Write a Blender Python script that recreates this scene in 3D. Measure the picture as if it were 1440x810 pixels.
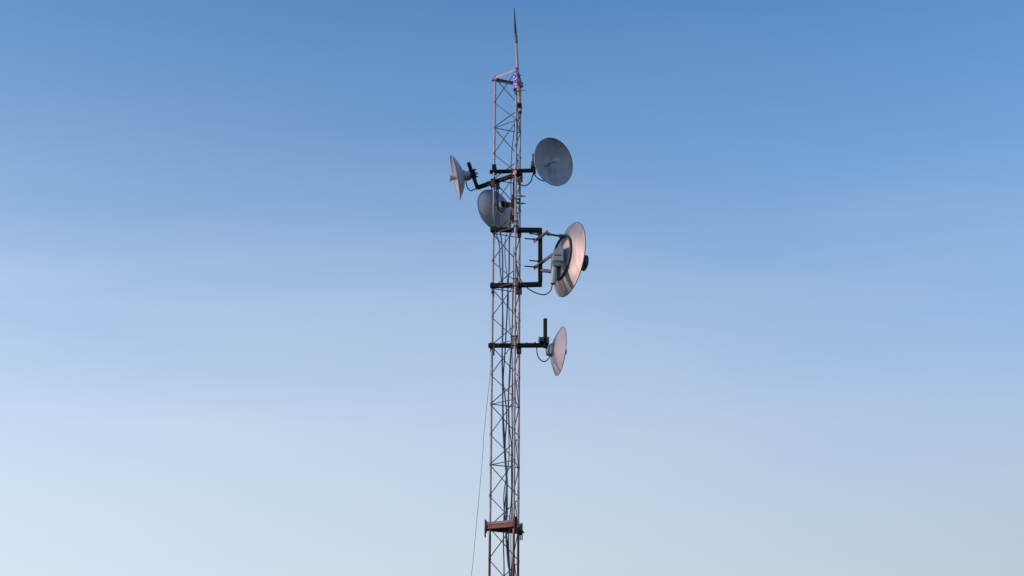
import bpy, bmesh, math, random
from mathutils import Vector, Matrix, Quaternion
random.seed(7)
V = Vector
S = bpy.context.scene
COL = S.collection
for o in list(bpy.data.objects):
    bpy.data.objects.remove(o)

# ------------------------------------------------------------------ camera
cam = bpy.data.cameras.new('camera')
cam.sensor_width = 36.0
cam.lens = 50.0
cam.clip_start = 0.1
cam.clip_end = 20000.0
co = bpy.data.objects.new('camera', cam)
COL.objects.link(co)
PITCH, ROLL = math.radians(21.003), 0.0065177
fw = V((0, math.cos(PITCH), math.sin(PITCH)))
rt = V((1, 0, 0))
up = V((0, -math.sin(PITCH), math.cos(PITCH)))
r2 = rt * math.cos(ROLL) + up * math.sin(ROLL)
u2 = up * math.cos(ROLL) - rt * math.sin(ROLL)
co.matrix_world = Matrix(((r2.x, u2.x, -fw.x, 0.0), (r2.y, u2.y, -fw.y, 0.0), (r2.z, u2.z, -fw.z, 1.6), (0, 0, 0, 1)))
S.camera = co

# ------------------------------------------------------------------ world, sun, exposure
SUN_EL, SUN_AZ = math.radians(8.0), math.radians(-104.0)   # azimuth from +Y, clockwise seen from above
w = bpy.data.worlds.new('World')
S.world = w
w.use_nodes = True
nt = w.node_tree
nt.nodes.clear()
out = nt.nodes.new('ShaderNodeOutputWorld')
bg = nt.nodes.new('ShaderNodeBackground')
sky = nt.nodes.new('ShaderNodeTexSky')
sky.sky_type = 'NISHITA'
sky.sun_disc = False
sky.sun_elevation = SUN_EL
sky.sun_rotation = SUN_AZ
sky.altitude = 200
sky.air_density = 0.7
sky.dust_density = 0.2
sky.ozone_density = 1.0
bg.inputs['Strength'].default_value = 0.15
sunv = V((math.sin(SUN_AZ) * math.cos(SUN_EL), math.cos(SUN_AZ) * math.cos(SUN_EL), math.sin(SUN_EL)))

def node(kind, **kw):
    n = nt.nodes.new(kind)
    for k, v in kw.items(): setattr(n, k, v)
    return n
def sock(i, v):
    if hasattr(v, 'is_output'): nt.links.new(v, i)
    else: i.default_value = v
def wm(op, a, b=0.0, clamp=False):
    n = node('ShaderNodeMath', operation=op, use_clamp=clamp)
    sock(n.inputs[0], a); sock(n.inputs[1], b)
    return n.outputs[0]
def wmix(f, a, b, blend='MIX'):
    n = node('ShaderNodeMix', data_type='RGBA', blend_type=blend)
    sock(n.inputs['Factor'], f); sock(n.inputs['A'], a); sock(n.inputs['B'], b)
    return n.outputs['Result']
CLEAR_R, CLEAR_G, CLEAR_B = 0.19, 0.70, 1.06
VEIL_R, VEIL_G, VEIL_B = 2.22, 2.50, 2.84
# clear air (Nishita, balanced to the photograph's cool white point) under a thin veil of high haze that thickens towards the horizon
tc_w = node('ShaderNodeTexCoord')
sp = node('ShaderNodeSeparateXYZ'); nt.links.new(tc_w.outputs['Generated'], sp.inputs[0])
dot = node('ShaderNodeVectorMath', operation='DOT_PRODUCT')
nt.links.new(tc_w.outputs['Generated'], dot.inputs[0]); dot.inputs[1].default_value = sunv
mp = node('ShaderNodeMapping'); nt.links.new(tc_w.outputs['Generated'], mp.inputs['Vector'])
mp.inputs['Rotation'].default_value = (0.0, math.radians(-9), 0.0)
mp.inputs['Scale'].default_value = (1.6, 1.6, 8.0)
nz_w = node('ShaderNodeTexNoise'); nt.links.new(mp.outputs['Vector'], nz_w.inputs['Vector'])
nz_w.inputs['Scale'].default_value = 1.3; nz_w.inputs['Detail'].default_value = 4.0; nz_w.inputs['Roughness'].default_value = 0.45
el_w = wm('MAXIMUM', sp.outputs['Z'], 0.0)
VEIL_H, VEIL_K = 0.115, 13.0
thick = wm('MULTIPLY', wm('EXPONENT', wm('MULTIPLY', el_w, -1.0 / VEIL_H)), VEIL_K)
thick = wm('MULTIPLY', thick, wm('ADD', wm('MULTIPLY', nz_w.outputs['Fac'], 0.5), 0.75))
veil = wm('SUBTRACT', 1.0, wm('EXPONENT', wm('MULTIPLY', thick, -1.0)))
phase = wm('ADD', wm('MULTIPLY', dot.outputs['Value'], 0.40), 1.0)
clear = wmix(1.0, sky.outputs['Color'], (CLEAR_R, CLEAR_G, CLEAR_B, 1), 'MULTIPLY')
vc = node('ShaderNodeVectorMath', operation='SCALE'); vc.inputs[0].default_value = (VEIL_R, VEIL_G, VEIL_B)
sock(vc.inputs['Scale'], phase)
# thin cirrus streaks, drawn out across the sky
mp2 = node('ShaderNodeMapping'); nt.links.new(tc_w.outputs['Generated'], mp2.inputs['Vector'])
mp2.inputs['Location'].default_value = (2.35, 0.4, 0.3)
mp2.inputs['Rotation'].default_value = (0.0, math.radians(12), 0.0)
mp2.inputs['Scale'].default_value = (1.5, 1.0, 9.0)
nz2 = node('ShaderNodeTexNoise'); nt.links.new(mp2.outputs['Vector'], nz2.inputs['Vector'])
nz2.inputs['Scale'].default_value = 1.25; nz2.inputs['Detail'].default_value = 7.0; nz2.inputs['Roughness'].default_value = 0.52
nz2.inputs['Distortion'].default_value = 0.5
cr2 = node('ShaderNodeMapRange'); cr2.interpolation_type = 'SMOOTHSTEP'; nt.links.new(nz2.outputs['Fac'], cr2.inputs['Value'])
cr2.inputs['From Min'].default_value = 0.42; cr2.inputs['From Max'].default_value = 0.72
cr2.inputs['To Max'].default_value = 0.20
far = node('ShaderNodeMapRange'); far.interpolation_type = 'SMOOTHSTEP'; nt.links.new(sp.outputs['Z'], far.inputs['Value'])
far.inputs['From Min'].default_value = 0.50; far.inputs['From Max'].default_value = 0.33   # the streaks lie far off, low in the sky
veiled = wmix(veil, clear, vc.outputs['Vector'])
nt.links.new(wmix(wm('MULTIPLY', cr2.outputs['Result'], far.outputs['Result']), veiled, vc.outputs['Vector']), bg.inputs['Color'])
nt.links.new(bg.outputs['Background'], out.inputs['Surface'])

sl = bpy.data.lights.new('sun', 'SUN')
sl.energy = 1.3
sl.angle = math.radians(6.0)   # a low sun already softened by haze at the horizon
sl.color = (1.0, 0.61, 0.50)
so = bpy.data.objects.new('sun', sl)
COL.objects.link(so)
sd = V((math.sin(SUN_AZ) * math.cos(SUN_EL), math.cos(SUN_AZ) * math.cos(SUN_EL), math.sin(SUN_EL)))
so.rotation_euler = (-sd).to_track_quat('-Z', 'Y').to_euler()
so.location = sd * 30

S.view_settings.view_transform = 'Standard'
S.view_settings.look = 'None'
S.view_settings.gamma = 1.0
S.view_settings.use_curve_mapping = False
S.view_settings.exposure = 1.0

# ------------------------------------------------------------------ materials
def material(name, base, rough=0.5, metal=0.0, spec=0.5, noise=None, bump=0.0, rust=None, extra=None):
    """Principled material; noise=(scale, colour2, low, high); rust=(colour, scale, low, high)."""
    m = bpy.data.materials.new(name)
    m.use_nodes = True
    t = m.node_tree
    b = t.nodes['Principled BSDF']
    b.inputs['Base Color'].default_value = (*base, 1)
    b.inputs['Roughness'].default_value = rough
    b.inputs['Metallic'].default_value = metal
    b.inputs['Specular IOR Level'].default_value = spec
    col = None
    tc = t.nodes.new('ShaderNodeTexCoord')
    def layer(prev, colour, scale, lo, hi, detail=5.0, space='Object'):
        n = t.nodes.new('ShaderNodeTexNoise')
        n.inputs['Scale'].default_value = scale
        n.inputs['Detail'].default_value = detail
        n.inputs['Roughness'].default_value = 0.62
        t.links.new(tc.outputs[space], n.inputs['Vector'])
        r = t.nodes.new('ShaderNodeMapRange')
        r.inputs['From Min'].default_value = lo
        r.inputs['From Max'].default_value = hi
        t.links.new(n.outputs['Fac'], r.inputs['Value'])
        x = t.nodes.new('ShaderNodeMix')
        x.data_type = 'RGBA'
        t.links.new(r.outputs['Result'], x.inputs['Factor'])
        if prev is None:
            x.inputs['A'].default_value = (*base, 1)
        else:
            t.links.new(prev, x.inputs['A'])
        x.inputs['B'].default_value = (*colour, 1)
        return x.outputs['Result'], n
    n = None
    if noise:
        col, n = layer(col, noise[1], noise[0], noise[2], noise[3])
    if rust:
        col, _ = layer(col, rust[0], rust[1], rust[2], rust[3], 8.0)
    if extra:
        col = extra(t, tc, col, b)
    if col is not None:
        t.links.new(col, b.inputs['Base Color'])
    if bump and n is not None:
        bp = t.nodes.new('ShaderNodeBump')
        bp.inputs['Strength'].default_value = bump
        bp.inputs['Distance'].default_value = 0.002
        t.links.new(n.outputs['Fac'], bp.inputs['Height'])
        t.links.new(bp.outputs['Normal'], b.inputs['Normal'])
    return m

Z_PAINT = 4.40      # below this height the tower still wears its red oxide paint
NODE0, STEP = 9.59, 0.64
def rod_layers(t, tc, col, b):
    return tower_layers(t, tc, col, b, 0.25)
def tower_layers(t, tc, col, b, amount=1.0):
    """Red paint on the lower section and rust stains round the welded joints."""
    sep = t.nodes.new('ShaderNodeSeparateXYZ')
    geo = t.nodes.new('ShaderNodeNewGeometry')
    t.links.new(geo.outputs['Position'], sep.inputs[0])
    # rust near joints: distance of z from the nearest multiple of STEP/2
    def mth(op, a, bb=None):
        q = t.nodes.new('ShaderNodeMath'); q.operation = op
        for i, s in enumerate((a, bb)):
            if s is None: continue
            if isinstance(s, (int, float)): q.inputs[i].default_value = s
            else: t.links.new(s, q.inputs[i])
        return q.outputs[0]
    zz = mth('SUBTRACT', NODE0, sep.outputs['Z'])
    d = mth('PINGPONG', zz, STEP / 4)          # 0 at each joint
    nz = t.nodes.new('ShaderNodeTexNoise')
    nz.inputs['Scale'].default_value = 9.0
    t.links.new(geo.outputs['Position'], nz.inputs['Vector'])
    k = mth('MULTIPLY', nz.outputs['Fac'], 0.055)
    near = t.nodes.new('ShaderNodeMapRange')
    t.links.new(mth('SUBTRACT', d, k), near.inputs['Value'])
    near.inputs['From Min'].default_value = 0.0
    near.inputs['From Max'].default_value = -0.03
    near.inputs['To Max'].default_value = amount
    x = t.nodes.new('ShaderNodeMix'); x.data_type = 'RGBA'
    t.links.new(near.outputs['Result'], x.inputs['Factor'])
    t.links.new(col, x.inputs['A'])
    x.inputs['B'].default_value = (0.13, 0.07, 0.05, 1)
    n2 = t.nodes.new('ShaderNodeTexNoise')
    n2.inputs['Scale'].default_value = 5.0
    t.links.new(geo.outputs['Position'], n2.inputs['Vector'])
    zp = mth('ADD', sep.outputs['Z'], mth('MULTIPLY', n2.outputs['Fac'], 0.35))
    pr = t.nodes.new('ShaderNodeMapRange')
    t.links.new(zp, pr.inputs['Value'])
    pr.inputs['From Min'].default_value = Z_PAINT + 0.30
    pr.inputs['From Max'].default_value = Z_PAINT + 0.12
    y = t.nodes.new('ShaderNodeMix'); y.data_type = 'RGBA'
    t.links.new(pr.outputs['Result'], y.inputs['Factor'])
    t.links.new(x.outputs['Result'], y.inputs['A'])
    y.inputs['B'].default_value = (0.075, 0.024, 0.022, 1)
    return y.outputs['Result']

M = {}
M['galv'] = material('galvanised_steel', (0.46, 0.44, 0.44), 0.5, 0.2, noise=(30, (0.30, 0.28, 0.29), 0.4, 0.7), extra=tower_layers)
M['galv_plain'] = material('dull_galvanised_steel', (0.32, 0.32, 0.35), 0.5, 0.2, noise=(30, (0.22, 0.22, 0.24), 0.4, 0.7))
M['rod'] = material('weathered_rod_steel', (0.145, 0.15, 0.17), 0.55, 0.2, noise=(30, (0.085, 0.09, 0.105), 0.4, 0.7), extra=rod_layers)
M['topbar'] = material('pale_primer', (0.50, 0.46, 0.44), 0.6, noise=(22, (0.36, 0.30, 0.28), 0.45, 0.75), rust=((0.25, 0.10, 0.06), 14, 0.62, 0.75))
M['dark'] = material('black_painted_steel', (0.009, 0.008, 0.008), 0.6, spec=0.25, noise=(18, (0.017, 0.013, 0.012), 0.45, 0.7), rust=((0.05, 0.02, 0.012), 11, 0.60, 0.78), bump=0.3)
M['bolt'] = material('dark_zinc', (0.06, 0.065, 0.07), 0.4, 0.6, noise=(40, (0.03, 0.03, 0.03), 0.4, 0.7))
M['plate'] = material('tan_zinc_plate', (0.36, 0.30, 0.22), 0.45, 0.3, noise=(30, (0.18, 0.13, 0.09), 0.42, 0.7), rust=((0.16, 0.06, 0.03), 25, 0.58, 0.72))
M['oxide'] = material('red_oxide_paint', (0.155, 0.028, 0.02), 0.6, noise=(12, (0.105, 0.022, 0.018), 0.4, 0.7), rust=((0.20, 0.14, 0.12), 9, 0.58, 0.8), bump=0.4)
def streaks(t, tc, col, b):
    """Rain streaks running down the dish and faint spinning marks round it."""
    mp_ = t.nodes.new('ShaderNodeMapping'); mp_.inputs['Scale'].default_value = (34, 2.5, 5)
    t.links.new(tc.outputs['Object'], mp_.inputs['Vector'])
    n = t.nodes.new('ShaderNodeTexNoise'); n.inputs['Scale'].default_value = 1.0; n.inputs['Detail'].default_value = 4.0
    t.links.new(mp_.outputs['Vector'], n.inputs['Vector'])
    r = t.nodes.new('ShaderNodeMapRange'); r.inputs['From Min'].default_value = 0.52; r.inputs['From Max'].default_value = 0.75
    r.inputs['To Max'].default_value = 0.55
    t.links.new(n.outputs['Fac'], r.inputs['Value'])
    x = t.nodes.new('ShaderNodeMix'); x.data_type = 'RGBA'
    t.links.new(r.outputs['Result'], x.inputs['Factor']); t.links.new(col, x.inputs['A'])
    x.inputs['B'].default_value = (0.20, 0.185, 0.17, 1)
    return x.outputs['Result']
def spun_marks(t, tc, col, b):
    col = streaks(t, tc, col, b)
    tg = t.nodes.new('ShaderNodeTangent'); tg.direction_type = 'RADIAL'; tg.axis = 'Z'
    t.links.new(tg.outputs['Tangent'], b.inputs['Tangent'])
    b.inputs['Anisotropic'].default_value = 0.75
    return col
M['dish'] = material('grey_white_dish_paint', (0.45, 0.475, 0.53), 0.5, spec=0.35, noise=(7, (0.37, 0.39, 0.435), 0.40, 0.72), rust=((0.25, 0.25, 0.26), 3.2, 0.54, 0.80), extra=streaks)
M['spun'] = material('spun_aluminium', (0.47, 0.455, 0.455), 0.5, 0.35, noise=(6, (0.37, 0.355, 0.35), 0.40, 0.72), rust=((0.38, 0.34, 0.31), 4, 0.60, 0.8), extra=spun_marks)
M['lit_flange'] = material('sunlit_tint_red_paint', (0.34, 0.235, 0.22), 0.6, noise=(14, (0.25, 0.16, 0.15), 0.4, 0.7), rust=((0.15, 0.045, 0.035), 11, 0.60, 0.8), bump=0.3)  # pale pink paints low sunlight into the colour of the collar's upper flanges
M['rim'] = material('rolled_rim', (0.42, 0.42, 0.43), 0.45, 0.2, noise=(20, (0.30, 0.29, 0.29), 0.4, 0.7))
M['plastic'] = material('pale_grey_plastic', (0.50, 0.51, 0.53), 0.4, noise=(15, (0.42, 0.43, 0.45), 0.4, 0.7))
M['midgrey'] = material('weathered_aluminium', (0.30, 0.28, 0.27), 0.45, 0.3, noise=(20, (0.20, 0.17, 0.15), 0.42, 0.7))
M['darkgrey'] = material('charcoal_plastic', (0.07, 0.078, 0.085), 0.5, noise=(20, (0.05, 0.055, 0.06), 0.4, 0.7))
M['cable'] = material('black_cable_jacket', (0.012, 0.017, 0.028), 0.45, noise=(40, (0.02, 0.026, 0.038), 0.4, 0.7))
M['blue_cable'] = material('blue_cable_jacket', (0.02, 0.055, 0.115), 0.45, noise=(40, (0.014, 0.035, 0.075), 0.4, 0.7))
M['pole'] = material('faded_fibreglass', (0.46, 0.43, 0.40), 0.5, noise=(16, (0.33, 0.29, 0.27), 0.4, 0.7))
M['collar'] = material('brown_grey_collar', (0.20, 0.17, 0.16), 0.5, noise=(20, (0.13, 0.11, 0.10), 0.4, 0.7))
M['whip'] = material('black_whip', (0.014, 0.013, 0.014), 0.45, noise=(30, (0.022, 0.02, 0.02), 0.4, 0.7))
M['wire'] = material('grey_cord', (0.10, 0.10, 0.11), 0.6, noise=(30, (0.07, 0.07, 0.075), 0.4, 0.7))
M['tubeglow'] = material('violet_tube', (0.16, 0.08, 0.42), 0.35, noise=(30, (0.10, 0.05, 0.28), 0.4, 0.7))
M['ground'] = material('dry_grass_ground', (0.085, 0.075, 0.055), 0.95, spec=0.1, noise=(0.6, (0.07, 0.085, 0.04), 0.35, 0.65), rust=((0.16, 0.125, 0.09), 0.05, 0.45, 0.65))
def emissive(name, colour, strength):
    m = bpy.data.materials.new(name); m.use_nodes = True
    b = m.node_tree.nodes['Principled BSDF']
    b.inputs['Base Color'].default_value = (*colour, 1)
    b.inputs['Emission Color'].default_value = (*colour, 1)
    b.inputs['Emission Strength'].default_value = strength
    return m
M['led'] = emissive('lit_violet_diode', (0.30, 0.12, 0.85), 0.55)
M['led_white'] = emissive('lit_lilac_diode', (0.66, 0.52, 1.0), 0.75)

# ------------------------------------------------------------------ mesh helpers (all in world metres)
def frame(axis, ref=V((0, 0, 1))):
    a = axis.normalized()
    if abs(a.dot(ref)) > 0.98:
        ref = V((1, 0, 0))
    x = ref.cross(a).normalized()
    return x, a.cross(x), a

def ring(bm, c, x, y, r, n):
    return [bm.verts.new(c + x * (r * math.cos(2 * math.pi * i / n)) + y * (r * math.sin(2 * math.pi * i / n))) for i in range(n)]

def bridge(bm, a, b):
    n = len(a)
    for i in range(n):
        bm.faces.new((a[i], a[(i + 1) % n], b[(i + 1) % n], b[i]))

def tube(bm, p0, p1, r0, r1=None, n=12):
    r1 = r0 if r1 is None else r1
    x, y, a = frame(p1 - p0)
    A, B = ring(bm, p0, x, y, r0, n), ring(bm, p1, x, y, r1, n)
    bridge(bm, A, B)
    bm.faces.new(A[::-1]); bm.faces.new(B)
    return bm

def pipe(bm, p0, p1, r, wall=0.004, n=20):
    """Open-ended pipe with a visible wall at both ends."""
    x, y, a = frame(p1 - p0)
    A, B = ring(bm, p0, x, y, r, n), ring(bm, p1, x, y, r, n)
    C, D = ring(bm, p0, x, y, r - wall, n), ring(bm, p1, x, y, r - wall, n)
    bridge(bm, A, B); bridge(bm, D, C); bridge(bm, B, D); bridge(bm, C, A)
    return bm

def smooth_path(pts, sub=6):
    """Catmull-Rom through the points."""
    P = [pts[0] * 2 - pts[1]] + list(pts) + [pts[-1] * 2 - pts[-2]]
    res = []
    for i in range(1, len(P) - 2):
        a, b, c, d = P[i - 1], P[i], P[i + 1], P[i + 2]
        for k in range(sub):
            t = k / sub
            res.append(0.5 * ((2 * b) + (c - a) * t + (2 * a - 5 * b + 4 * c - d) * t * t + (3 * b - a - 3 * c + d) * t ** 3))
    res.append(P[-2])
    return res

def path_tube(bm, pts, r, n=8, sub=6):
    pts = smooth_path(pts, sub)
    prev = None
    x = None
    for i, p in enumerate(pts):
        d = (pts[min(i + 1, len(pts) - 1)] - pts[max(i - 1, 0)]).normalized()
        if x is None:
            x, y, _ = frame(d)
        else:
            x = (x - d * x.dot(d)).normalized()
            y = d.cross(x)
        R = ring(bm, p, x, y, r, n)
        if prev: bridge(bm, prev, R)
        else: bm.faces.new(R[::-1])
        prev = R
    bm.faces.new(prev)
    return bm

def box(bm, c, x, y, z, sx, sy, sz, bev=0.0):
    """Oriented box, full sizes, centre c, unit axes x y z; bevelled when bev > 0."""
    t = bmesh.new()
    vs = []
    for k in (-1, 1):
        for j in (-1, 1):
            for i in (-1, 1):
                vs.append(t.verts.new(c + x * (i * sx / 2) + y * (j * sy / 2) + z * (k * sz / 2)))
    for f in ((0, 2, 3, 1), (4, 5, 7, 6), (0, 1, 5, 4), (2, 6, 7, 3), (0, 4, 6, 2), (1, 3, 7, 5)):
        t.faces.new([vs[i] for i in f])
    if bev:
        bmesh.ops.bevel(t, geom=t.edges[:], offset=bev, segments=2, affect='EDGES', profile=0.6)
    merge(bm, t)
    return bm

def merge(bm, t):
    mp = {v: bm.verts.new(v.co) for v in t.verts}
    for f in t.faces:
        bm.faces.new([mp[v] for v in f.verts])
    t.free()

def bar(bm, p0, p1, wd, th, side, bev=0.002):
    """Flat or square bar from p0 to p1; 'side' is roughly the direction of its width wd."""
    a = (p1 - p0).normalized()
    s = (side - a * side.dot(a)).normalized()
    q = a.cross(s)
    return box(bm, (p0 + p1) / 2, s, q, a, wd, th, (p1 - p0).length, bev)

def lathe(bm, c, axis, prof, n=48, ref=V((0, 0, 1)), close=False):
    """prof: (radius, height along axis) pairs; radius 0 makes a pole."""
    x, y, a = frame(axis, ref)
    rows = []
    for r, h in prof:
        rows.append([bm.verts.new(c + a * h)] if r <= 1e-6 else ring(bm, c + a * h, x, y, r, n))
    for A, B in zip(rows, rows[1:]):
        if len(A) == 1 and len(B) == 1: continue
        if len(A) == 1:
            for i in range(n): bm.faces.new((A[0], B[(i + 1) % n], B[i]))
        elif len(B) == 1:
            for i in range(n): bm.faces.new((A[i], A[(i + 1) % n], B[0]))
        else:
            bridge(bm, A, B)
    return bm

def torus(bm, c, axis, R, r, n=64, m=10, a0=0.0, a1=2 * math.pi, ref=V((0, 0, 1))):
    x, y, a = frame(axis, ref)
    full = abs(a1 - a0 - 2 * math.pi) < 1e-4
    rows = []
    cnt = n if full else n + 1
    for i in range(cnt):
        t = a0 + (a1 - a0) * i / n
        d = x * math.cos(t) + y * math.sin(t)
        rows.append(ring(bm, c + d * R, d, a, r, m))
    for i in range(cnt - (0 if full else 1)):
        bridge(bm, rows[i], rows[(i + 1) % cnt])
    if not full:
        bm.faces.new(rows[0][::-1]); bm.faces.new(rows[-1])
    return bm

# ------------------------------------------------------------------ object helpers
WM = {}
def thing(name, loc, label, cat, group=None, rot=None):
    o = bpy.data.objects.new(name, None)
    COL.objects.link(o)
    o.empty_display_size = 0.1
    mw = Matrix.Translation(loc)
    if rot is not None:
        mw = mw @ rot.to_matrix().to_4x4()
        o.rotation_mode = 'QUATERNION'
        o.rotation_quaternion = rot
    o.location = loc
    WM[o.name] = mw
    return tag(o, label, cat, group)

def tag(o, label, cat, group=None):
    o['label'] = label
    o['category'] = cat
    if group: o['group'] = group
    return o

SPLIT = {'clamp': 'clamp_plate', 'bolt': 'bolt', 'lower_bracket': 'bracket_bar', 'upper_bracket': 'bracket_bar'}
def islands(bm):
    """Connected pieces of bm, joined again where their boxes touch (a nut on its bolt)."""
    seen, sets = set(), []
    for v0 in bm.verts:
        if v0 in seen: continue
        st, cur = [v0], []
        seen.add(v0)
        while st:
            v = st.pop(); cur.append(v)
            for e in v.link_edges:
                q = e.other_vert(v)
                if q not in seen: seen.add(q); st.append(q)
        lo = V([min(v.co[i] for v in cur) - 0.001 for i in range(3)])
        hi = V([max(v.co[i] for v in cur) + 0.001 for i in range(3)])
        sets.append([cur, lo, hi])
    done = False
    while not done:
        done = True
        for i in range(len(sets)):
            for j in range(i + 1, len(sets)):
                a, b = sets[i], sets[j]
                if all(a[1][k] <= b[2][k] and b[1][k] <= a[2][k] for k in range(3)):
                    a[0] += b[0]
                    a[1] = V([min(a[1][k], b[1][k]) for k in range(3)]); a[2] = V([max(a[2][k], b[2][k]) for k in range(3)])
                    del sets[j]; done = False
                    break
            if not done: break
    return [x[0] for x in sets]

def obj(name, bm, mat, parent=None, loc=None, smooth=True, angle=38):
    """Link bm (world coordinates) as one mesh object, under parent or standing at loc; clamps and bolts become one object per piece."""
    if name in SPLIT:
        pieces = islands(bm)
        name = SPLIT[name]
        if len(pieces) > 1:
            first = None
            for vs in pieces:
                keep = set(vs)
                nb = bmesh.new()
                mpv = {v: nb.verts.new(v.co) for v in vs}
                for f in bm.faces:
                    if f.verts[0] in keep: nb.faces.new([mpv[v] for v in f.verts])
                o = obj(name, nb, mat, parent, loc, smooth, angle)
                first = first or o
            bm.free()
            return first
    bmesh.ops.recalc_face_normals(bm, faces=bm.faces[:])
    mw = WM[parent.name] if parent else Matrix.Translation(loc or V((0, 0, 0)))
    bmesh.ops.transform(bm, matrix=mw.inverted(), verts=bm.verts[:])
    if smooth:
        lim = math.radians(angle)
        for e in bm.edges:
            e.smooth = e.calc_face_angle(0.0) < lim
        for f in bm.faces: f.smooth = True
    me = bpy.data.meshes.new(name)
    bm.to_mesh(me); bm.free()
    me.materials.append(M[mat] if isinstance(mat, str) else mat)
    o = bpy.data.objects.new(name, me)
    COL.objects.link(o)
    if parent:
        o.parent = parent
    else:
        o.location = loc or V((0, 0, 0))
    WM[o.name] = mw
    return o
B = bmesh.new
X, Y, Z = V((1, 0, 0)), V((0, 1, 0)), V((0, 0, 1))

# ------------------------------------------------------------------ ground
bm = B()
rings = [0, 3, 8, 20, 50, 120, 300, 800, 2000, 6000]
lathe(bm, V((0, 14, 0)), Z, [(r, 0.0) for r in rings], 64)
g = obj('ground', bm, 'ground')
g['kind'] = 'structure'

# ------------------------------------------------------------------ the lattice tower
LEG = {'L': V((-0.204803, 14.16701, 0)), 'M': V((0.033563, 13.97705, 0)), 'R': V((0.078890, 14.27847, 0))}
TOP = {'L': 9.60, 'M': 9.60, 'R': 9.56}
CEN = (LEG['L'] + LEG['M'] + LEG['R']) / 3
def at(leg, k):
    return LEG[leg] + Z * (NODE0 - STEP * k)
tower = thing('lattice_tower', CEN, 'slender three-legged steel lattice tower with zigzag bracing, painted red at its lower part', 'tower')
for q in 'LMR':
    bm = B()
    tube(bm, LEG[q] - Z * 0.2, LEG[q] + Z * TOP[q], 0.0125, n=14)
    for k in range(15):                        # weld collars where the rods meet the leg
        for h in (0.0, 0.5):
            p = at(q, k + h)
            if p.z > 0.1: lathe(bm, p - Z * 0.016, Z, [(0.0127, 0), (0.0145, 0.008), (0.0145, 0.022), (0.0127, 0.032)], 12)
    obj('leg', bm, 'galv', tower)
def rod(name, a, b, r, cut=0.010):
    d = (b - a).normalized()
    obj(name, tube(B(), a + d * cut, b - d * cut, r, n=8), 'rod', tower)
for k in range(1, 15):
    for a, b in (('L', 'M'), ('M', 'R'), ('R', 'L')):
        rod('horizontal_brace', at(a, k), at(b, k), 0.0052)
ZIG = (('L', 'R'), ('M', 'L'), ('R', 'M'))
for k in range(15):
    for a, b in ZIG:
        e = 0.02
        rod('diagonal_brace', at(a, k + e), at(b, k + 0.5 - e), 0.0050)
        if k < 14:
            rod('diagonal_brace', at(b, k + 0.5 + e), at(a, k + 1 - e), 0.0050)
# flat bars closing the top
zt = NODE0 - 0.02
def topbar(a, b, dz, name='top_bar', ext=0.0, mat='topbar', wd=0.026):
    pa, pb = LEG[a] + Z * (zt + dz), LEG[b] + Z * (zt + dz)
    d = (pb - pa).normalized()
    nrm = d.cross(Z)
    if nrm.dot(pa - CEN) < 0: nrm = -nrm
    off = nrm * 0.018
    bm = B()
    bar(bm, pa - d * ext + off, pb + d * 0.012 + off, wd, 0.006, Z)
    bar(bm, pa - d * ext + off * 0.3 + Z * (wd / 2), pb + d * 0.012 + off * 0.3 + Z * (wd / 2), 0.006, 0.024, Z)
    obj(name, bm, mat, tower)
topbar('L', 'M', 0.0, ext=0.030)
topbar('L', 'R', -0.006, mat='galv_plain', wd=0.030)
topbar('M', 'R', -0.045, mat='galv_plain', wd=0.022)
bm = B()
box(bm, LEG['L'] + Z * (zt - 0.006) + V((-0.012, -0.006, 0)), X, Y, Z, 0.055, 0.045, 0.042, 0.004)
obj('corner_block', bm, 'topbar', tower)

# ------------------------------------------------------------------ red collar round the tower at half height
ZC = 4.475
SAG = {'L': 0.0, 'M': 0.016, 'R': 0.004}      # the collar hangs a little low at the nearest leg
col_t = thing('tower_collar', V((CEN.x, CEN.y, ZC)), 'rusty red steel collar of three channels bolted round the lower tower', 'collar')
for a, b in (('L', 'M'), ('M', 'R'), ('R', 'L')):
    pa, pb = LEG[a] + Z * (ZC - SAG[a]), LEG[b] + Z * (ZC - SAG[b])
    d = (pb - pa).normalized()
    nrm = d.cross(Z)
    if nrm.dot(pa - CEN) < 0: nrm = -nrm
    bm = B()
    e = 0.028
    o_ = nrm * 0.022
    mt = 'oxide' if (a, b) != ('M', 'R') else 'galv_plain'
    bar(bm, pa - d * e + o_ - Z * 0.008, pb + d * e + o_ - Z * 0.008, 0.052, 0.005, Z)                   # web
    bar(bm, pa - d * e + o_ * 2.0 - Z * 0.0315, pb + d * e + o_ * 2.0 - Z * 0.0315, 0.040, 0.005, nrm)   # lower flange
    ch = obj('channel', bm, mt, col_t)
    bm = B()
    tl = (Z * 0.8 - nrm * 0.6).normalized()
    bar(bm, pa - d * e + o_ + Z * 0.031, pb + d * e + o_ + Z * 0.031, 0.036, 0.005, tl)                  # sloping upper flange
    obj('upper_flange', bm, 'lit_flange' if mt == 'oxide' else mt, ch)
for q in 'LMR':
    od = (LEG[q] - CEN); od.z = 0; od.normalize()
    c = LEG[q] + od * 0.036 + Z * ZC
    bm = B()
    t_ = od.cross(Z)
    box(bm, c, t_, od, Z, 0.042, 0.010, 0.115, 0.003)
    br = obj('corner_plate', bm, 'oxide', col_t)
    bm = B()
    for s in (-1, 1):
        tube(bm, c + od * 0.012 + t_ * 0.012 * s - Z * 0.105, c + od * 0.012 + t_ * 0.012 * s + Z * 0.070, 0.0065, n=10)
    obj('bolt', bm, 'oxide', br)

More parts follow.
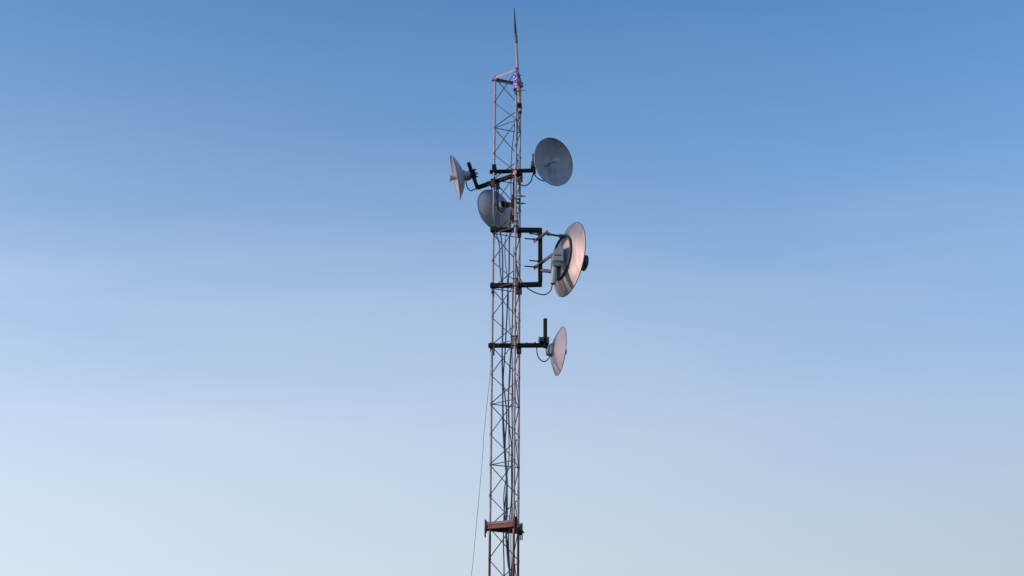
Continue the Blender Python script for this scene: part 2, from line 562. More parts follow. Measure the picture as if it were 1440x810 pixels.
# ------------------------------------------------------------------ shared builders
def leg_clamp(parent, leg, z, axis, mat='plate', h=0.085, wd=0.060, bolts=True, off=0.0):
    """Two plates gripping a tower leg and a boom that passes it, with through bolts."""
    c = LEG[leg] + Z * z
    a = axis.copy(); a.z = 0; a.normalize()
    n = a.cross(Z)
    if n.y > 0: n = -n
    c = c + n * off
    bm = B()
    box(bm, c + n * 0.018, a, n, Z, wd, 0.006, h, 0.0015)
    box(bm, c - n * 0.062, a, n, Z, wd, 0.006, h, 0.0015)
    k = obj('clamp', bm, mat, parent)
    if bolts:
        bm = B()
        for sx in (-1, 1):
            for sz in (-1, 1):
                p = c + a * (sx * wd * 0.36) + Z * (sz * h * 0.40)
                tube(bm, p - n * 0.085, p + n * 0.040, 0.0045, n=8)
                tube(bm, p + n * 0.021, p + n * 0.030, 0.0085, n=6)
        obj('bolt', bm, 'bolt', k)
    return k

def square_tube(bm, p0, p1, wd, side=Z):
    return bar(bm, p0, p1, wd, wd, side, 0.004)

def dish(name, c, nrm, R, depth, label, feed_r=0.020, feed_out=0.07, mat='dish', hub=(0.052, 0.038, 0.075), cap_r=None, cap_t=0.012, feed_mat='plastic', group=None):
    """Round parabolic reflector whose rim centre is c, facing nrm. Returns the thing and its vertex."""
    nrm = nrm.normalized()
    v = c - nrm * depth
    rot = nrm.to_track_quat('Z', 'Y')
    group = group or ('small dish antennas on the tower' if R < 0.3 else None)
    t = thing(name, v, label, 'antenna', group, rot)
    bm = B()
    N = 22
    th = 0.0035
    inner = [(R * i / N, depth * (i / N) ** 2) for i in range(N + 1)]
    outer = [(R * i / N, depth * (i / N) ** 2 - th) for i in range(N + 1)]
    lathe(bm, v, nrm, inner + [(R + 0.004, depth - 0.002)] + outer[::-1], 96)
    refl = obj('reflector', bm, mat, t)
    bm = B()
    torus(bm, c, nrm, R + 0.002, 0.0055, 96, 8)
    obj('rim', bm, 'rim' if R < 0.3 else 'collar', refl)
    # feed: tube from the vertex, ending in a small splash plate
    bm = B()
    L_ = depth + feed_out
    lathe(bm, v, nrm, [(0, 0.001), (feed_r * 1.9, 0.001), (feed_r * 1.7, 0.012), (feed_r, 0.016), (feed_r, L_ - 0.03), (feed_r * 0.9, L_ - 0.02), (0, L_ - 0.02)], 32)
    fd = obj('feed', bm, feed_mat, t)
    cr = cap_r or feed_r * 1.45
    bm = B()
    lathe(bm, v, nrm, [(0, L_ - 0.02), (cr * 0.9, L_ - 0.02), (cr, L_ - 0.016), (cr, L_ - 0.02 + cap_t), (cr * 0.9, L_ - 0.015 + cap_t), (0, L_ - 0.012 + cap_t)], 40)
    obj('feed_cap', bm, feed_mat, fd)
    if hub:
        r0, r1, h = hub
        bm = B()
        lathe(bm, v, -nrm, [(0, 0.002), (r0, 0.002 - 0.0), (r0, 0.016), (r1 + 0.006, 0.024), (r1, 0.030), (r1, h), (r1 * 0.85, h + 0.006), (0, h + 0.006)], 36)
        obj('hub', bm, 'dish', t)
    return t, v

def cable(name, pts, r, label, mat='cable', group='dark cables running down the tower', cat='cable'):
    o = obj(name, path_tube(B(), [p - pts[0] for p in pts], r), mat, None, V((0, 0, 0)))
    o.location = pts[0]
    return tag(o, label, cat, group)

# ------------------------------------------------------------------ upper left arm and dish
lm = (LEG['L'] - LEG['M']).normalized()
inn = V((0.62, 0.78, 0)).normalized() * 0.036
zA = NODE0 - 2 * STEP - 0.004
armA = thing('antenna_mount', LEG['L'] + Z * zA, 'black steel arm reaching left from the upper tower, ending in a tilted upright', 'mount', 'black steel mounts clamped to the tower')
endA = LEG['L'] + lm * 0.268 + inn + Z * zA
bm = B()
square_tube(bm, LEG['M'] - lm * 0.05 + inn + Z * zA, endA, 0.040)
obj('boom', bm, 'dark', armA)
topA = V((-0.4963, 14.3850, 8.6207))
bm = B()
pipe(bm, endA + (endA - topA).normalized() * 0.012, topA, 0.0215)
obj('upright', bm, 'dark', armA)
bm = B()
box(bm, LEG['L'] + lm * 0.11 + inn + Z * (zA + 0.024), lm, V((0.62, 0.78, 0)), Z, 0.045, 0.02, 0.012, 0.002)
obj('weld_lug', bm, 'dark', armA)
leg_clamp(armA, 'L', zA - 0.035, lm, 'dark', 0.10, 0.055)
leg_clamp(armA, 'M', zA, lm, 'plate', 0.075, 0.05)

nA = V((-0.971, -0.03, -0.232)).normalized()
cA = V((-0.6405, 14.3750, 8.4388))
dA, vA = dish('dish_antenna', cA, nA, 0.252, 0.098, 'small pale dish facing left on the tilted arm at the far left of the tower', feed_r=0.027, feed_out=0.072, hub=(0.060, 0.042, 0.066))
axA = (topA - endA).normalized()
mA = vA - nA * 0.072
bm = B()
sA = axA.cross(nA).normalized()
box(bm, mA - nA * 0.052, nA, sA, axA, 0.010, 0.085, 0.085, 0.003)
box(bm, mA + nA * 0.002, nA, sA, axA, 0.012, 0.080, 0.080, 0.003)
kA = obj('clamp', bm, 'darkgrey', dA)
bm = B()
for s in (-1, 1):
    for h in (-1, 1):
        p = mA + sA * 0.032 * s + axA * 0.028 * h
        tube(bm, p - nA * 0.085, p + nA * 0.01, 0.005, n=8)
        tube(bm, p - nA * 0.068, p - nA * 0.058, 0.010, n=6)
obj('bolt', bm, 'bolt', kA)
bm = B()
bar(bm, mA - axA * 0.045 + nA * 0.005, vA - axA * 0.062 - nA * 0.018, 0.03, 0.02, sA)
obj('tilt_bracket', bm, 'darkgrey', dA)

# ------------------------------------------------------------------ upper right arm and dish
armB = thing('antenna_mount', V((-0.1891, 14.2150, 8.4327)), 'black round pipe arm crossing the upper tower and reaching right', 'mount', 'black steel mounts clamped to the tower')
b0, b1 = V((-0.2537, 14.2220, 8.4330)), V((0.2450, 14.1850, 8.4379))
obj('boom', pipe(B(), b0, b1, 0.0235), 'dark', armB)
ub0, ub1 = V((0.2370, 14.1750, 8.3949)), V((0.2315, 14.1850, 8.6349))
obj('upright', pipe(B(), ub0, ub1, 0.018), 'dark', armB)
db = (b1 - b0).normalized()
zB = b0.z
leg_clamp(armB, 'L', zB + 0.01, db, 'dark', 0.095, 0.045)
kB = leg_clamp(armB, 'R', zB - 0.02, db, 'plate', 0.095, 0.055)
bm = B()
tube(bm, V((0.0626, 14.2000, 8.3597)), V((0.1110, 14.1700, 8.3414)), 0.006, n=8)
tube(bm, V((0.2034, 14.1900, 8.4670)), V((0.2026, 14.1900, 8.5079)), 0.006, n=8)
obj('bolt', bm, 'bolt', armB)

nB = V((0.60, -0.79, -0.117)).normalized()
cB = V((0.4429, 13.9300, 8.4207))
dB, vB = dish('dish_antenna', cB, nB, 0.264, 0.118, 'small blue-grey dish at upper right, its hollow face and feed turned to the viewer', feed_r=0.017, feed_out=0.075, cap_r=0.034, feed_mat='dish', hub=(0.06, 0.042, 0.07))
mB = vB - nB * 0.075
uB = (ub0 + ub1) / 2
uB = ub0 + (ub1 - ub0) * 0.45
bm = B()
bar(bm, mB, uB, 0.05, 0.03, Z)
box(bm, uB, X, Y, Z, 0.062, 0.062, 0.07, 0.004)
obj('tilt_bracket', bm, 'darkgrey', dB)

# ------------------------------------------------------------------ dish behind the tower
nC = V((-0.638, 0.767, -0.062)).normalized()
cC = V((-0.2002, 14.4000, 8.0529))
dC, vC = dish('dish_antenna', cC, nC, 0.238, 0.105, 'small blue-grey dish behind the tower, partly hidden by its left leg, showing its rounded back', feed_r=0.02, feed_out=0.07, hub=(0.062, 0.04, 0.05))
stC = thing('antenna_mount', V((0.0098, 14.1200, 7.9568)), 'short black upright and stub pipe clamped to the right legs below the top arms', 'mount', 'black steel mounts clamped to the tower')
uc0, uc1 = V((0.0100, 14.1300, 7.7824)), V((0.0081, 14.1300, 8.1143))
obj('upright', pipe(B(), uc0, uc1, 0.0165), 'dark', stC)
s0, s1 = V((0.0661, 14.0300, 8.0077)), V((0.0525, 14.2600, 8.0929))
obj('stub_pipe', pipe(B(), s0, s1, 0.023), 'dark', stC)
bm = B()
c_ = V((0.0828, 14.1000, 8.0245))
box(bm, c_, X, Y, Z, 0.010, 0.07, 0.115, 0.003)
box(bm, V((0.0403, 14.1000, 8.0199)), X, Y, Z, 0.008, 0.07, 0.115, 0.003)
kC = obj('clamp', bm, 'plate', stC)
bm = B()
for a_, b_ in ((V((0.0244, 14.0900, 8.0806)), V((0.1404, 14.0800, 8.0769))), (V((0.0249, 14.0900, 7.9924)), V((0.1453, 14.0800, 7.9904)))):
    tube(bm, a_, b_, 0.0062, n=8)
    tube(bm, a_ + (b_ - a_) * 0.60, a_ + (b_ - a_) * 0.68, 0.0115, n=6)
obj('bolt', bm, 'bolt', kC)
bm = B()
box(bm, V((0.0093, 14.1050, 7.9036)), X, Y, Z, 0.020, 0.006, 0.085, 0.002)
obj('strap', bm, 'plate', stC)
mC = vC - nC * 0.068
bm = B()
q_ = V((0.0088, 14.1300, 7.9909))
bar(bm, mC, q_, 0.05, 0.03, Z)
box(bm, mC, nC, nC.cross(Z).normalized(), nC.cross(Z).normalized().cross(nC), 0.02, 0.10, 0.06, 0.004)
obj('tilt_bracket', bm, 'dark', dC)

# ------------------------------------------------------------------ square frame and the big dish
armD = thing('antenna_mount', V((-0.1819, 14.1300, 7.0479)), 'black square-tube frame of two arms joined by an upright right of the tower', 'mount', 'black steel mounts clamped to the tower')
YD0, YD1 = 14.135, 14.105
W = 0.0465
dl0, dl1 = V((-0.2334, 14.1350, 7.0495)), V((0.3196, 14.1050, 7.0588))
du0, du1 = V((-0.2387, 14.1350, 7.7007)), V((0.3206, 14.1050, 7.6833))
dux = (du1 - du0).normalized()
dlx = (dl1 - dl0).normalized()
bm = B(); square_tube(bm, du0, du1, W); obj('boom', bm, 'dark', armD)
bm = B(); square_tube(bm, dl0, dl1, W); obj('boom', bm, 'dark', armD)
ut, ul = V((0.3006, 14.1070, 7.6574)), V((0.3000, 14.1070, 7.0854))
bm = B(); square_tube(bm, ul, ut, 0.0462, X); obj('upright', bm, 'dark', armD)
leg_clamp(armD, 'L', du0.z + 0.012, dux, 'plate', 0.085, 0.030, off=-0.005)
k = leg_clamp(armD, 'L', dl0.z - 0.018, dlx, 'plate', 0.135, 0.026)
leg_clamp(armD, 'M', du0.z + 0.0, dux, 'plate', 0.075, 0.045, off=-0.012)
leg_clamp(armD, 'M', dl0.z - 0.02, dlx, 'plate', 0.10, 0.05, off=-0.012)
k = leg_clamp(armD, 'R', dl0.z - 0.01, dlx, 'plate', 0.10, 0.060, off=0.10, bolts=False)
bm = B()
tube(bm, V((0.0980, 14.1000, 7.0707)), V((0.0954, 14.1000, 6.9494)), 0.005, n=8)
tube(bm, V((0.0940, 14.0600, 7.0228)), V((0.0912, 14.2000, 7.0744)), 0.008, n=8)
obj('bolt', bm, 'bolt', k)
leg_clamp(armD, 'R', du0.z, dux, 'plate', 0.075, 0.045, off=0.10, bolts=False)

nD = V((0.924, 0.375, -0.065)).normalized()
cD = V((0.6161, 14.2250, 7.3946))
RD, HD = 0.408, 0.128
dD, vD = dish('large_dish_antenna', cD, nD, RD, HD, 'large spun metal dish facing away to the right, its pinkish back lit by low sun', feed_r=0.026, feed_out=0.175, mat='spun', hub=None, cap_r=0.088, cap_t=0.036, feed_mat='darkgrey')
# stiffening ring on the back
rr = 0.245
hr = HD * (rr / RD) ** 2
obj('back_ring', torus(B(), vD + nD * (hr - 0.015), nD, rr, 0.012, 80, 10), 'darkgrey', dD)
bm = B()
tube(bm, vD - nD * 0.045, vD + nD * 0.003, 0.075, 0.085, 40)
obj('hub', bm, 'midgrey', dD)
# radio unit: housing with a rounded top over a neck, a pale sleeve and a dark tube below it
zx = V((0.985, 0.12, 0)).normalized()
zy = Z.cross(zx).normalized()
rc = V((0.4810, 14.0200, 7.3511))
bm = B()
t = bmesh.new()
w2, d2 = 0.060, 0.052
prof = [(-1, -0.075), (1, -0.075), (1, 0.085), (0.82, 0.105), (0.45, 0.100), (-0.10, 0.078), (-0.7, 0.042), (-1, 0.015)]
F = [t.verts.new(rc + zx * (w2 * a_) + Z * b_ - zy * d2) for a_, b_ in prof]
K = [t.verts.new(rc + zx * (w2 * a_) + Z * b_ + zy * d2) for a_, b_ in prof]
t.faces.new(F); t.faces.new(K[::-1]); bridge(t, F[::-1], K[::-1])
bmesh.ops.bevel(t, geom=t.edges[:], offset=0.007, segments=2, affect='EDGES')
merge(bm, t)
ru = obj('radio_unit', bm, 'plastic', dD)
bm = B()
box(bm, rc - zy * (d2 + 0.0015) + Z * -0.012 - zx * 0.002, zx, zy, Z, 0.075, 0.004, 0.013, 0.001)
obj('nameplate', bm, 'darkgrey', ru)
bm = B()
box(bm, rc - Z * 0.098 - zx * 0.006 + zy * 0.006, zx, zy, Z, 0.098, 0.085, 0.060, 0.010)
obj('neck', bm, 'midgrey', ru)
bm = B()
pipe(bm, V((0.4330, 14.0300, 7.0362)), V((0.4536, 14.0300, 7.2570)), 0.029, 0.004, 24)
tube(bm, V((0.4354, 14.0300, 7.0580)), V((0.4536, 14.0300, 7.2488)), 0.0245, n=20)
obj('sleeve', bm, 'plastic', dD)
bm = B()
tube(bm, V((0.4934, 14.0700, 7.1056)), V((0.5022, 14.0700, 7.3225)), 0.020, n=18)
obj('filter_tube', bm, 'darkgrey', dD)
# lower bracket: two slanting flat bars, clamp on the upright, and a short cross pipe
def slant(p0, p1, gap, name, mat='plate'):
    bm = B()
    sd_ = V((0.45, 0.35, 0.8))
    bar(bm, p0 - Y * gap, p1 - Y * gap, 0.042, 0.007, sd_)
    bar(bm, p0 + Y * gap, p1 + Y * gap, 0.042, 0.007, sd_)
    return obj(name, bm, mat, dD)
bkt = slant(V((0.2337, 14.1300, 7.2531)), V((0.4258, 14.0200, 7.3630)), 0.032, 'lower_bracket', 'plate')
bm = B()
for a_, b_ in ((V((0.1311, 14.0700, 7.2528)), V((0.3168, 14.0700, 7.2378))), (V((0.1826, 14.0700, 7.3186)), V((0.3473, 14.0700, 7.3034)))):
    tube(bm, a_, b_, 0.0072, n=10)
    tube(bm, a_ + (b_ - a_) * 0.53, a_ + (b_ - a_) * 0.60, 0.014, n=6)
obj('bolt', bm, 'bolt', bkt)
bm = B()
tube(bm, V((0.3099, 14.1000, 7.2171)), V((0.4373, 14.0500, 7.1810)), 0.020, n=16)
obj('cross_pipe', bm, 'midgrey', dD)
# upper stay: clamp plates, bolts and a rod to the ring
stay = slant(V((0.2315, 14.1000, 7.5507)), V((0.3819, 14.0200, 7.6339)), 0.028, 'upper_bracket', 'plate')
bm = B()
for a_, b_ in ((V((0.1302, 14.0700, 7.5730)), V((0.3020, 14.0700, 7.5576))), (V((0.1820, 14.0700, 7.6315)), V((0.3327, 14.0700, 7.6159)))):
    tube(bm, a_, b_, 0.0072, n=10)
    tube(bm, a_ + (b_ - a_) * 0.53, a_ + (b_ - a_) * 0.60, 0.014, n=6)
obj('bolt', bm, 'bolt', stay)
bm = B()
tube(bm, V((0.3554, 14.0600, 7.6259)), V((0.5735, 14.1300, 7.6183)), 0.0115, n=12)
tube(bm, V((0.5057, 14.1000, 7.6192)), V((0.5624, 14.1200, 7.6189)), 0.022, n=14)
obj('stay_rod', bm, 'darkgrey', dD)
bm = B()
tube(bm, V((0.3821, 14.0600, 7.6228)), V((0.4053, 14.0700, 7.6231)), 0.020, n=14)
obj('rod_nut', bm, 'midgrey', dD)
bm = B()
bar(bm, V((0.5401, 14.1100, 7.5455)), V((0.6129, 14.1300, 7.4674)), 0.010, 0.006, Z)
obj('ring_strap', bm, 'midgrey', dD)

# ------------------------------------------------------------------ lowest arm and dish
armE = thing('antenna_mount', V((-0.1750, 14.1350, 6.3788)), 'lowest black arm reaching right from the tower with a tall round upright at its end', 'mount', 'black steel mounts clamped to the tower')
e0, e1 = V((-0.2450, 14.1350, 6.3783)), V((0.3734, 14.1250, 6.3823))
bm = B(); square_tube(bm, e0, e1, 0.042); obj('boom', bm, 'dark', armE)
obj('upright', pipe(B(), V((0.3511, 14.1000, 6.3455)), V((0.3519, 14.1000, 6.6676)), 0.0205), 'dark', armE)
ex = (e1 - e0).normalized()
leg_clamp(armE, 'L', e0.z, ex, 'plate', 0.075, 0.045)
leg_clamp(armE, 'M', e0.z - 0.002, ex, 'plate', 0.125, 0.05, off=-0.012)
leg_clamp(armE, 'R', e0.z - 0.01, ex, 'midgrey', 0.09, 0.05, off=0.10)
bm = B()
tube(bm, V((-0.1880, 14.0900, 6.3791)), V((-0.1859, 14.0900, 6.2556)), 0.009, n=8)
tube(bm, V((0.1566, 14.1200, 6.3524)), V((0.1565, 14.1200, 6.4113)), 0.008, n=8)
tube(bm, V((0.2445, 14.1200, 6.3609)), V((0.2445, 14.1200, 6.4159)), 0.008, n=8)
obj('bolt', bm, 'bolt', armE)
nE = V((0.974, 0.22, -0.058)).normalized()
cE = V((0.5056, 14.1650, 6.3322))
dE, vE = dish('dish_antenna', cE, nE, 0.256, 0.088, 'small pinkish white dish facing right at the end of the lowest arm', feed_r=0.022, feed_out=0.072, hub=(0.070, 0.052, 0.050), feed_mat='darkgrey', cap_r=0.032)
bm = B()
hk = V((0.3641, 14.0800, 6.3913))
box(bm, V((0.3124, 14.0900, 6.4281)), X, Y, Z, 0.050, 0.075, 0.045, 0.004)
box(bm, V((0.3818, 14.1000, 6.4218)), X, Y, Z, 0.016, 0.085, 0.070, 0.004)
kE = obj('clamp', bm, 'darkgrey', dE)
bm = B()
for h in (-1, 1):
    for s in (-1, 1):
        p = V((0.3312, 14.1000, 6.4254)) + Y * 0.033 * s + Z * 0.018 * h
        tube(bm, p - X * 0.055, p + X * 0.065, 0.005, n=8)
        tube(bm, p - X * 0.040, p - X * 0.032, 0.010, n=6)
obj('bolt', bm, 'bolt', kE)
bm = B()
box(bm, vE - nE * 0.030 - Z * 0.040, nE, nE.cross(Z).normalized(), nE.cross(Z).normalized().cross(nE), 0.05, 0.055, 0.045, 0.008)
obj('radio_unit', bm, 'midgrey', dE)

# ------------------------------------------------------------------ whip antenna on the tower top
w0, w1 = V((0.0782, 14.0600, 9.0857)), V((0.0035, 14.0300, 10.4126))
def wp(px_y):
    """Point of the mast line at fraction px_y of its length."""
    return w0 + (w1 - w0) * px_y
whip = thing('whip_antenna', w0, 'leaning pale pole with a black tapering tip standing above the tower top', 'antenna')
obj('pole', tube(B(), w0, wp(0.70), 0.0180, 0.0135, 16), 'pole', whip)
bm = B()
lathe(bm, wp(0.655), (w1 - w0), [(0.0, 0), (0.016, 0), (0.0195, 0.008), (0.0195, 0.105), (0.015, 0.125), (0.0, 0.125)], 18)
obj('collar', bm, 'collar', whip)
obj('tip', tube(B(), wp(0.735), w1, 0.0155, 0.004, 12), 'whip', whip)
obj('end_cap', tube(B(), w0 - (w1 - w0).normalized() * 0.006, wp(0.012), 0.0192, n=16), 'whip', whip)
aw = (w1 - w0).normalized()
for f_, mat in ((0.060, 'dark'), (0.27, 'midgrey')):
    c = wp(f_)
    bm = B()
    tube(bm, c - aw * 0.030, c + aw * 0.030, 0.0235, n=16)
    bar(bm, c, V((LEG['M'].x, LEG['M'].y, c.z)), 0.034, 0.016, aw)
    obj('clamp', bm, mat, whip)
bm = B()
tube(bm, V((0.0475, 14.0200, 9.3379)), V((0.1411, 14.0200, 9.3476)), 0.003, n=6)
tube(bm, V((0.0602, 14.0200, 9.5327)), V((0.1008, 14.0200, 9.5384)), 0.0028, n=6)
tube(bm, V((0.0625, 14.0300, 9.5628)), V((0.0868, 14.0300, 9.4499)), 0.006, n=8)
obj('bolt', bm, 'bolt', whip)
bm = B()
box(bm, V((0.0982, 14.0400, 9.4267)), X, Y, Z, 0.026, 0.04, 0.048, 0.004)
obj('junction_box', bm, 'midgrey', whip)

# ------------------------------------------------------------------ violet lamp at the top
l0, l1 = V((0.0172, 13.9450, 9.3213)), V((0.0208, 13.9450, 9.5368))
lamp = thing('led_lamp', l0, 'glowing violet tube lamp speckled with bright diodes, fixed to the tower top', 'lamp')
lr = 0.0105
bd = obj('lamp_body', tube(B(), l0, l1, lr, n=16), 'tubeglow', lamp)
lx, ly, la = frame(l1 - l0)
nl = 40
protos = {}
for i in range(nl):
    f_ = (i + 0.5) / nl
    a_ = i * 2.39996
    p = l0 + (l1 - l0) * f_ + (lx * math.cos(a_) + ly * math.sin(a_)) * (lr + 0.001)
    mt = 'led_white' if random.random() < 0.2 else 'led'
    if mt not in protos:
        bm = B()
        bmesh.ops.create_icosphere(bm, subdivisions=2, radius=0.0052, matrix=Matrix.Translation(l0))
        o = protos[mt] = obj('diode', bm, mt, bd)
    else:
        o = protos[mt].copy(); COL.objects.link(o); o.parent = bd
    o.location = p - l0
obj('end_cap', tube(B(), l0 - la * 0.022, l0 + la * 0.004, 0.016, n=14), 'whip', lamp)

# ------------------------------------------------------------------ cables
ZL = 0.5   # they run on down to the ground box below the picture
def down(px, y):
    return [V((px, y, 3.5)), V((px * 0.8 - 0.01, y, 2.2)), V((px * 0.6 - 0.01, y + 0.01, 0.02))]
cable('antenna_cable', [V((-0.5145, 14.3500, 8.3946)), V((-0.5190, 14.3400, 8.3549)), V((-0.5006, 14.3400, 8.2942)), V((-0.4648, 14.3500, 8.2617)), V((-0.4334, 14.3500, 8.2767)), V((-0.3626, 14.3400, 8.3038)), V((-0.2911, 14.3000, 8.3160)),
    V((-0.2576, 14.2000, 8.2581)), V((-0.2280, 14.1400, 8.1856)), V((-0.2262, 14.1400, 8.0235)), V((-0.2186, 14.1500, 7.8165)), V((-0.1766, 14.1200, 7.6529)), V((-0.1388, 14.1600, 7.5285)), V((-0.1330, 14.1700, 7.3093)), V((-0.1104, 14.1700, 7.0801)), V((-0.0998, 14.1500, 6.8299)), V((-0.1001, 14.1500, 6.5107)), V((-0.0959, 14.1500, 6.1963)),
    V((-0.0889, 14.1500, 5.8867)), V((-0.0790, 14.1500, 5.5817)), V((-0.0559, 14.1500, 5.2440)), V((-0.0411, 14.1500, 4.9117)), V((-0.0639, 14.1500, 4.6207)), V((-0.0687, 14.1500, 4.3340)), V((-0.0601, 14.1500, 3.9675))] + down(-0.075, 14.15), 0.0068,
    'dark cable looping below the left tilted dish, along its arm and down the tower', 'blue_cable')
cable('antenna_cable', [V((0.4833, 14.1000, 8.4557)), V((0.4052, 14.1200, 8.3008)), V((0.3350, 14.1200, 8.2814)), V((0.2729, 14.1300, 8.3176)), V((0.2294, 14.1400, 8.3694)), V((0.2136, 14.1300, 8.3300)), V((0.1949, 14.1200, 8.2650)), V((0.1403, 14.1000, 8.2123)), V((0.0859, 14.1000, 8.2222)), V((0.0491, 14.1000, 8.2716)), V((0.0301, 14.1000, 8.3316)), V((0.0103, 14.1200, 8.2636)),
    V((0.0061, 14.1500, 8.0723)), V((-0.0148, 14.1600, 7.8224)), V((-0.0317, 14.1600, 7.5709)), V((-0.0320, 14.1500, 7.2773)), V((-0.0420, 14.1500, 7.0729)), V((-0.0509, 14.1400, 6.7463)), V((-0.0604, 14.1400, 6.5075)), V((-0.0713, 14.1400, 6.2713)), V((-0.0852, 14.1200, 5.9930)), V((-0.0623, 14.1200, 5.8012)), V((-0.0455, 14.1200, 5.6113)), V((-0.0588, 14.1200, 5.3480)), V((-0.0520, 14.1200, 5.1251)), V((-0.0353, 14.1200, 4.9048)), V((-0.0453, 14.1200, 4.6145)), V((-0.0387, 14.1200, 4.3996)), V((-0.0194, 14.1200, 4.1871)), V((-0.0024, 14.1200, 3.9629))] + down(-0.02, 14.12), 0.0068,
    'dark cable looping under the upper right pipe arm and down inside the tower', 'cable')
cable('antenna_cable', [V((-0.0760, 14.2500, 8.0232)), V((-0.1223, 14.2600, 7.9591)), V((-0.1573, 14.2000, 7.9916)), V((-0.1587, 14.1700, 8.2344)), V((-0.1760, 14.1600, 8.2640)), V((-0.1736, 14.1500, 8.0284)), V((-0.1489, 14.1400, 7.7958)), V((-0.1102, 14.1300, 7.5161)), V((-0.1015, 14.1200, 7.2238)), V((-0.1003, 14.1200, 6.8991)), V((-0.0931, 14.1200, 6.5795)), V((-0.0994, 14.1200, 6.2645)), V((-0.0916, 14.1200, 5.9544)), V((-0.0833, 14.1200, 5.4978)), V((-0.0610, 14.1200, 5.1620)), V((-0.0434, 14.1200, 4.9413)), V((-0.0327, 14.1200, 4.6506)), V((-0.0443, 14.1200, 4.3995)), V((-0.0232, 14.1200, 4.1167)), V((-0.0066, 14.1200, 3.9629))] + down(-0.03, 14.12), 0.0072,
    'dark cable rising beside the left leg from the dish behind the tower, then down inside', 'blue_cable')
cable('antenna_cable', [V((0.4301, 14.0300, 7.0540)), V((0.4239, 14.0300, 7.0176)), V((0.4075, 14.0400, 6.9650)), V((0.3515, 14.0600, 6.9255)), V((0.2705, 14.0700, 6.9416)), V((0.1810, 14.0800, 6.9924)), V((0.1168, 14.0900, 7.0645)), V((0.0749, 14.1000, 7.1478)), V((0.0502, 14.1000, 7.2578)), V((0.0372, 14.1000, 7.4220)), V((0.0291, 14.1000, 7.4963)), V((0.0189, 14.1100, 7.4260)), V((0.0167, 14.1200, 7.1430)), V((0.0083, 14.1200, 6.8999)), V((0.0057, 14.1200, 6.5802)), V((-0.0088, 14.1200, 6.2652)), V((-0.0161, 14.1200, 6.0320)),
    V((-0.0278, 14.1200, 5.8015)), V((-0.0177, 14.1200, 5.4982)), V((0.0046, 14.1200, 5.3111)), V((0.0130, 14.1200, 5.1255)), V((0.0080, 14.1200, 4.7594)), V((-0.0110, 14.1200, 4.5069)), V((-0.0174, 14.1200, 4.2931)), V((-0.0010, 14.1300, 3.9646))] + down(0.0, 14.12), 0.0062,
    'dark cable hanging in a long loop below the large dish, then down inside the tower', 'cable')
cable('antenna_cable', [V((0.4054, 14.1100, 6.2803)), V((0.3917, 14.1000, 6.2379)), V((0.3624, 14.0900, 6.2017)), V((0.3276, 14.0900, 6.1937)), V((0.2877, 14.0900, 6.2261)), V((0.2670, 14.0900, 6.2805)), V((0.2627, 14.1000, 6.3464)), V((0.2504, 14.1600, 6.3980)), V((0.1384, 14.1700, 6.4006)), V((0.0189, 14.1700, 6.3840)), V((-0.0103, 14.1600, 6.2784)), V((-0.0221, 14.1500, 6.0414)),
    V((-0.0320, 14.1500, 5.7721)), V((-0.0223, 14.1500, 5.4312)), V((-0.0193, 14.1500, 5.2070)), V((-0.0313, 14.1500, 5.0588)), V((-0.0683, 14.1500, 4.8020)), V((-0.0594, 14.1500, 4.5847)), V((-0.0304, 14.1500, 4.3343)), V((-0.0133, 14.1500, 4.1221)), V((0.0004, 14.1500, 3.9679))] + down(0.01, 14.15), 0.0060,
    'dark cable hanging in a small round loop below the lowest arm beside the lowest dish', 'cable')
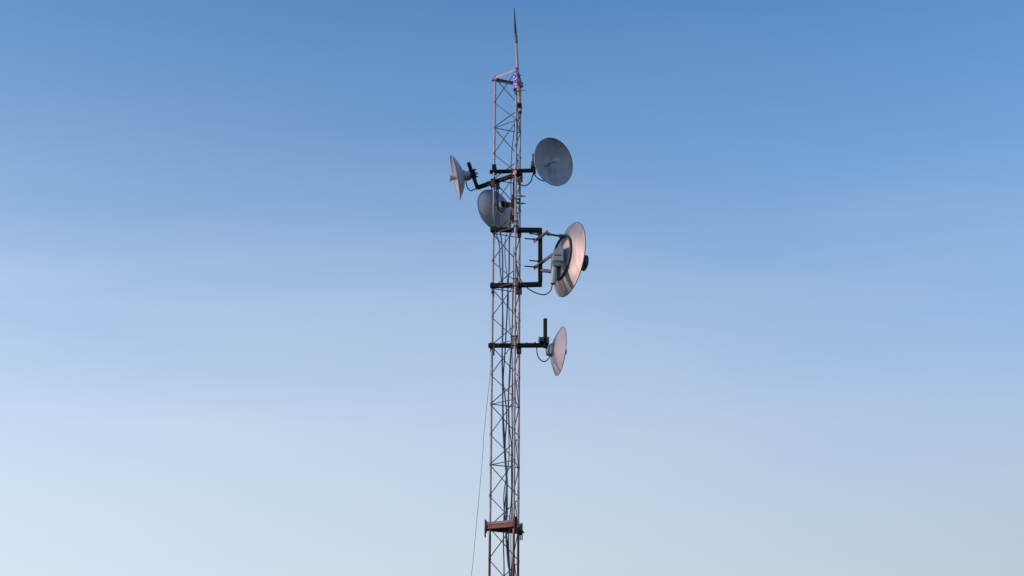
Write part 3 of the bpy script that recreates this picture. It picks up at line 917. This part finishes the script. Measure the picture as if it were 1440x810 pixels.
cable('lamp_cable', [V((0.0173, 13.9550, 9.3090)), V((0.0227, 13.9900, 9.2122)), V((0.0223, 14.0000, 8.9959)), V((0.0063, 14.0300, 8.7916)), V((-0.0128, 14.0600, 8.5885)), V((-0.0196, 14.1000, 8.4348)), V((-0.0187, 14.1200, 8.1863)), V((-0.0151, 14.1300, 7.9780)), V((-0.0350, 14.1200, 7.7207)), V((-0.0740, 14.1200, 7.5953)), V((-0.0751, 14.1200, 7.3470)), V((-0.0490, 14.1200, 7.1018)), V((-0.0355, 14.1200, 6.8996)), V((-0.0263, 14.1200, 6.6594)), V((0.0026, 14.1200, 6.3435)), V((0.0075, 14.1200, 6.0322)),
    V((0.0050, 14.1200, 5.7254)), V((0.0112, 14.1200, 5.4233)), V((0.0192, 14.1200, 5.0518)), V((0.0142, 14.1200, 4.6870)), V((0.0046, 14.1200, 4.3999)), V((0.0074, 14.1200, 4.1873)), V((0.0109, 14.1200, 3.9630))] + down(0.01, 14.1), 0.0045,
    'thin dark cable running from the violet lamp down inside the tower', 'cable')
cable('antenna_cable', [V((0.0783, 14.0800, 9.1097)), V((0.0707, 14.0900, 9.0349)), V((0.0496, 14.0800, 8.9763)), V((0.0460, 14.0600, 8.7197)), V((0.0345, 14.0500, 8.4972)), V((0.0247, 14.0500, 8.2820)), V((0.0167, 14.0900, 8.0874)), V((0.0234, 14.1000, 7.7125)), V((0.0282, 14.1000, 7.3807)), V((0.0164, 14.1000, 7.0539)), V((0.0077, 14.1000, 6.7321)), V((0.0022, 14.1000, 6.4153)), V((0.0124, 14.1000, 5.9489)), V((0.0202, 14.1000, 5.4930)), V((0.0060, 14.1000, 5.1944)), V((0.0123, 14.1000, 4.7550)), V((0.0277, 14.1000, 4.3250)), V((0.0186, 14.1000, 3.9597))] + down(0.03, 14.1), 0.0055,
    'dark cable strapped close beside the nearest leg, coming from the foot of the whip pole', 'cable')
cable('hanging_cord', [V((-0.2161, 14.1200, 6.3420)), V((-0.2130, 14.1200, 6.2013)), V((-0.2237, 14.1200, 6.0306)), V((-0.2516, 14.1200, 5.7237)), V((-0.2780, 14.1100, 5.4037)), V((-0.2810, 14.1100, 5.2991)), V((-0.3036, 14.1000, 4.9568)), V((-0.3274, 14.0900, 4.6350)), V((-0.3522, 14.0800, 4.3187)), V((-0.3854, 14.0700, 3.9520)), V((-0.50, 14.05, 3.3)), V((-0.66, 14.0, 2.0)), V((-0.80, 13.95, 0.0))], 0.0022,
    'thin grey cord hanging loosely outside the left leg of the lower tower', 'wire', None, 'cord')
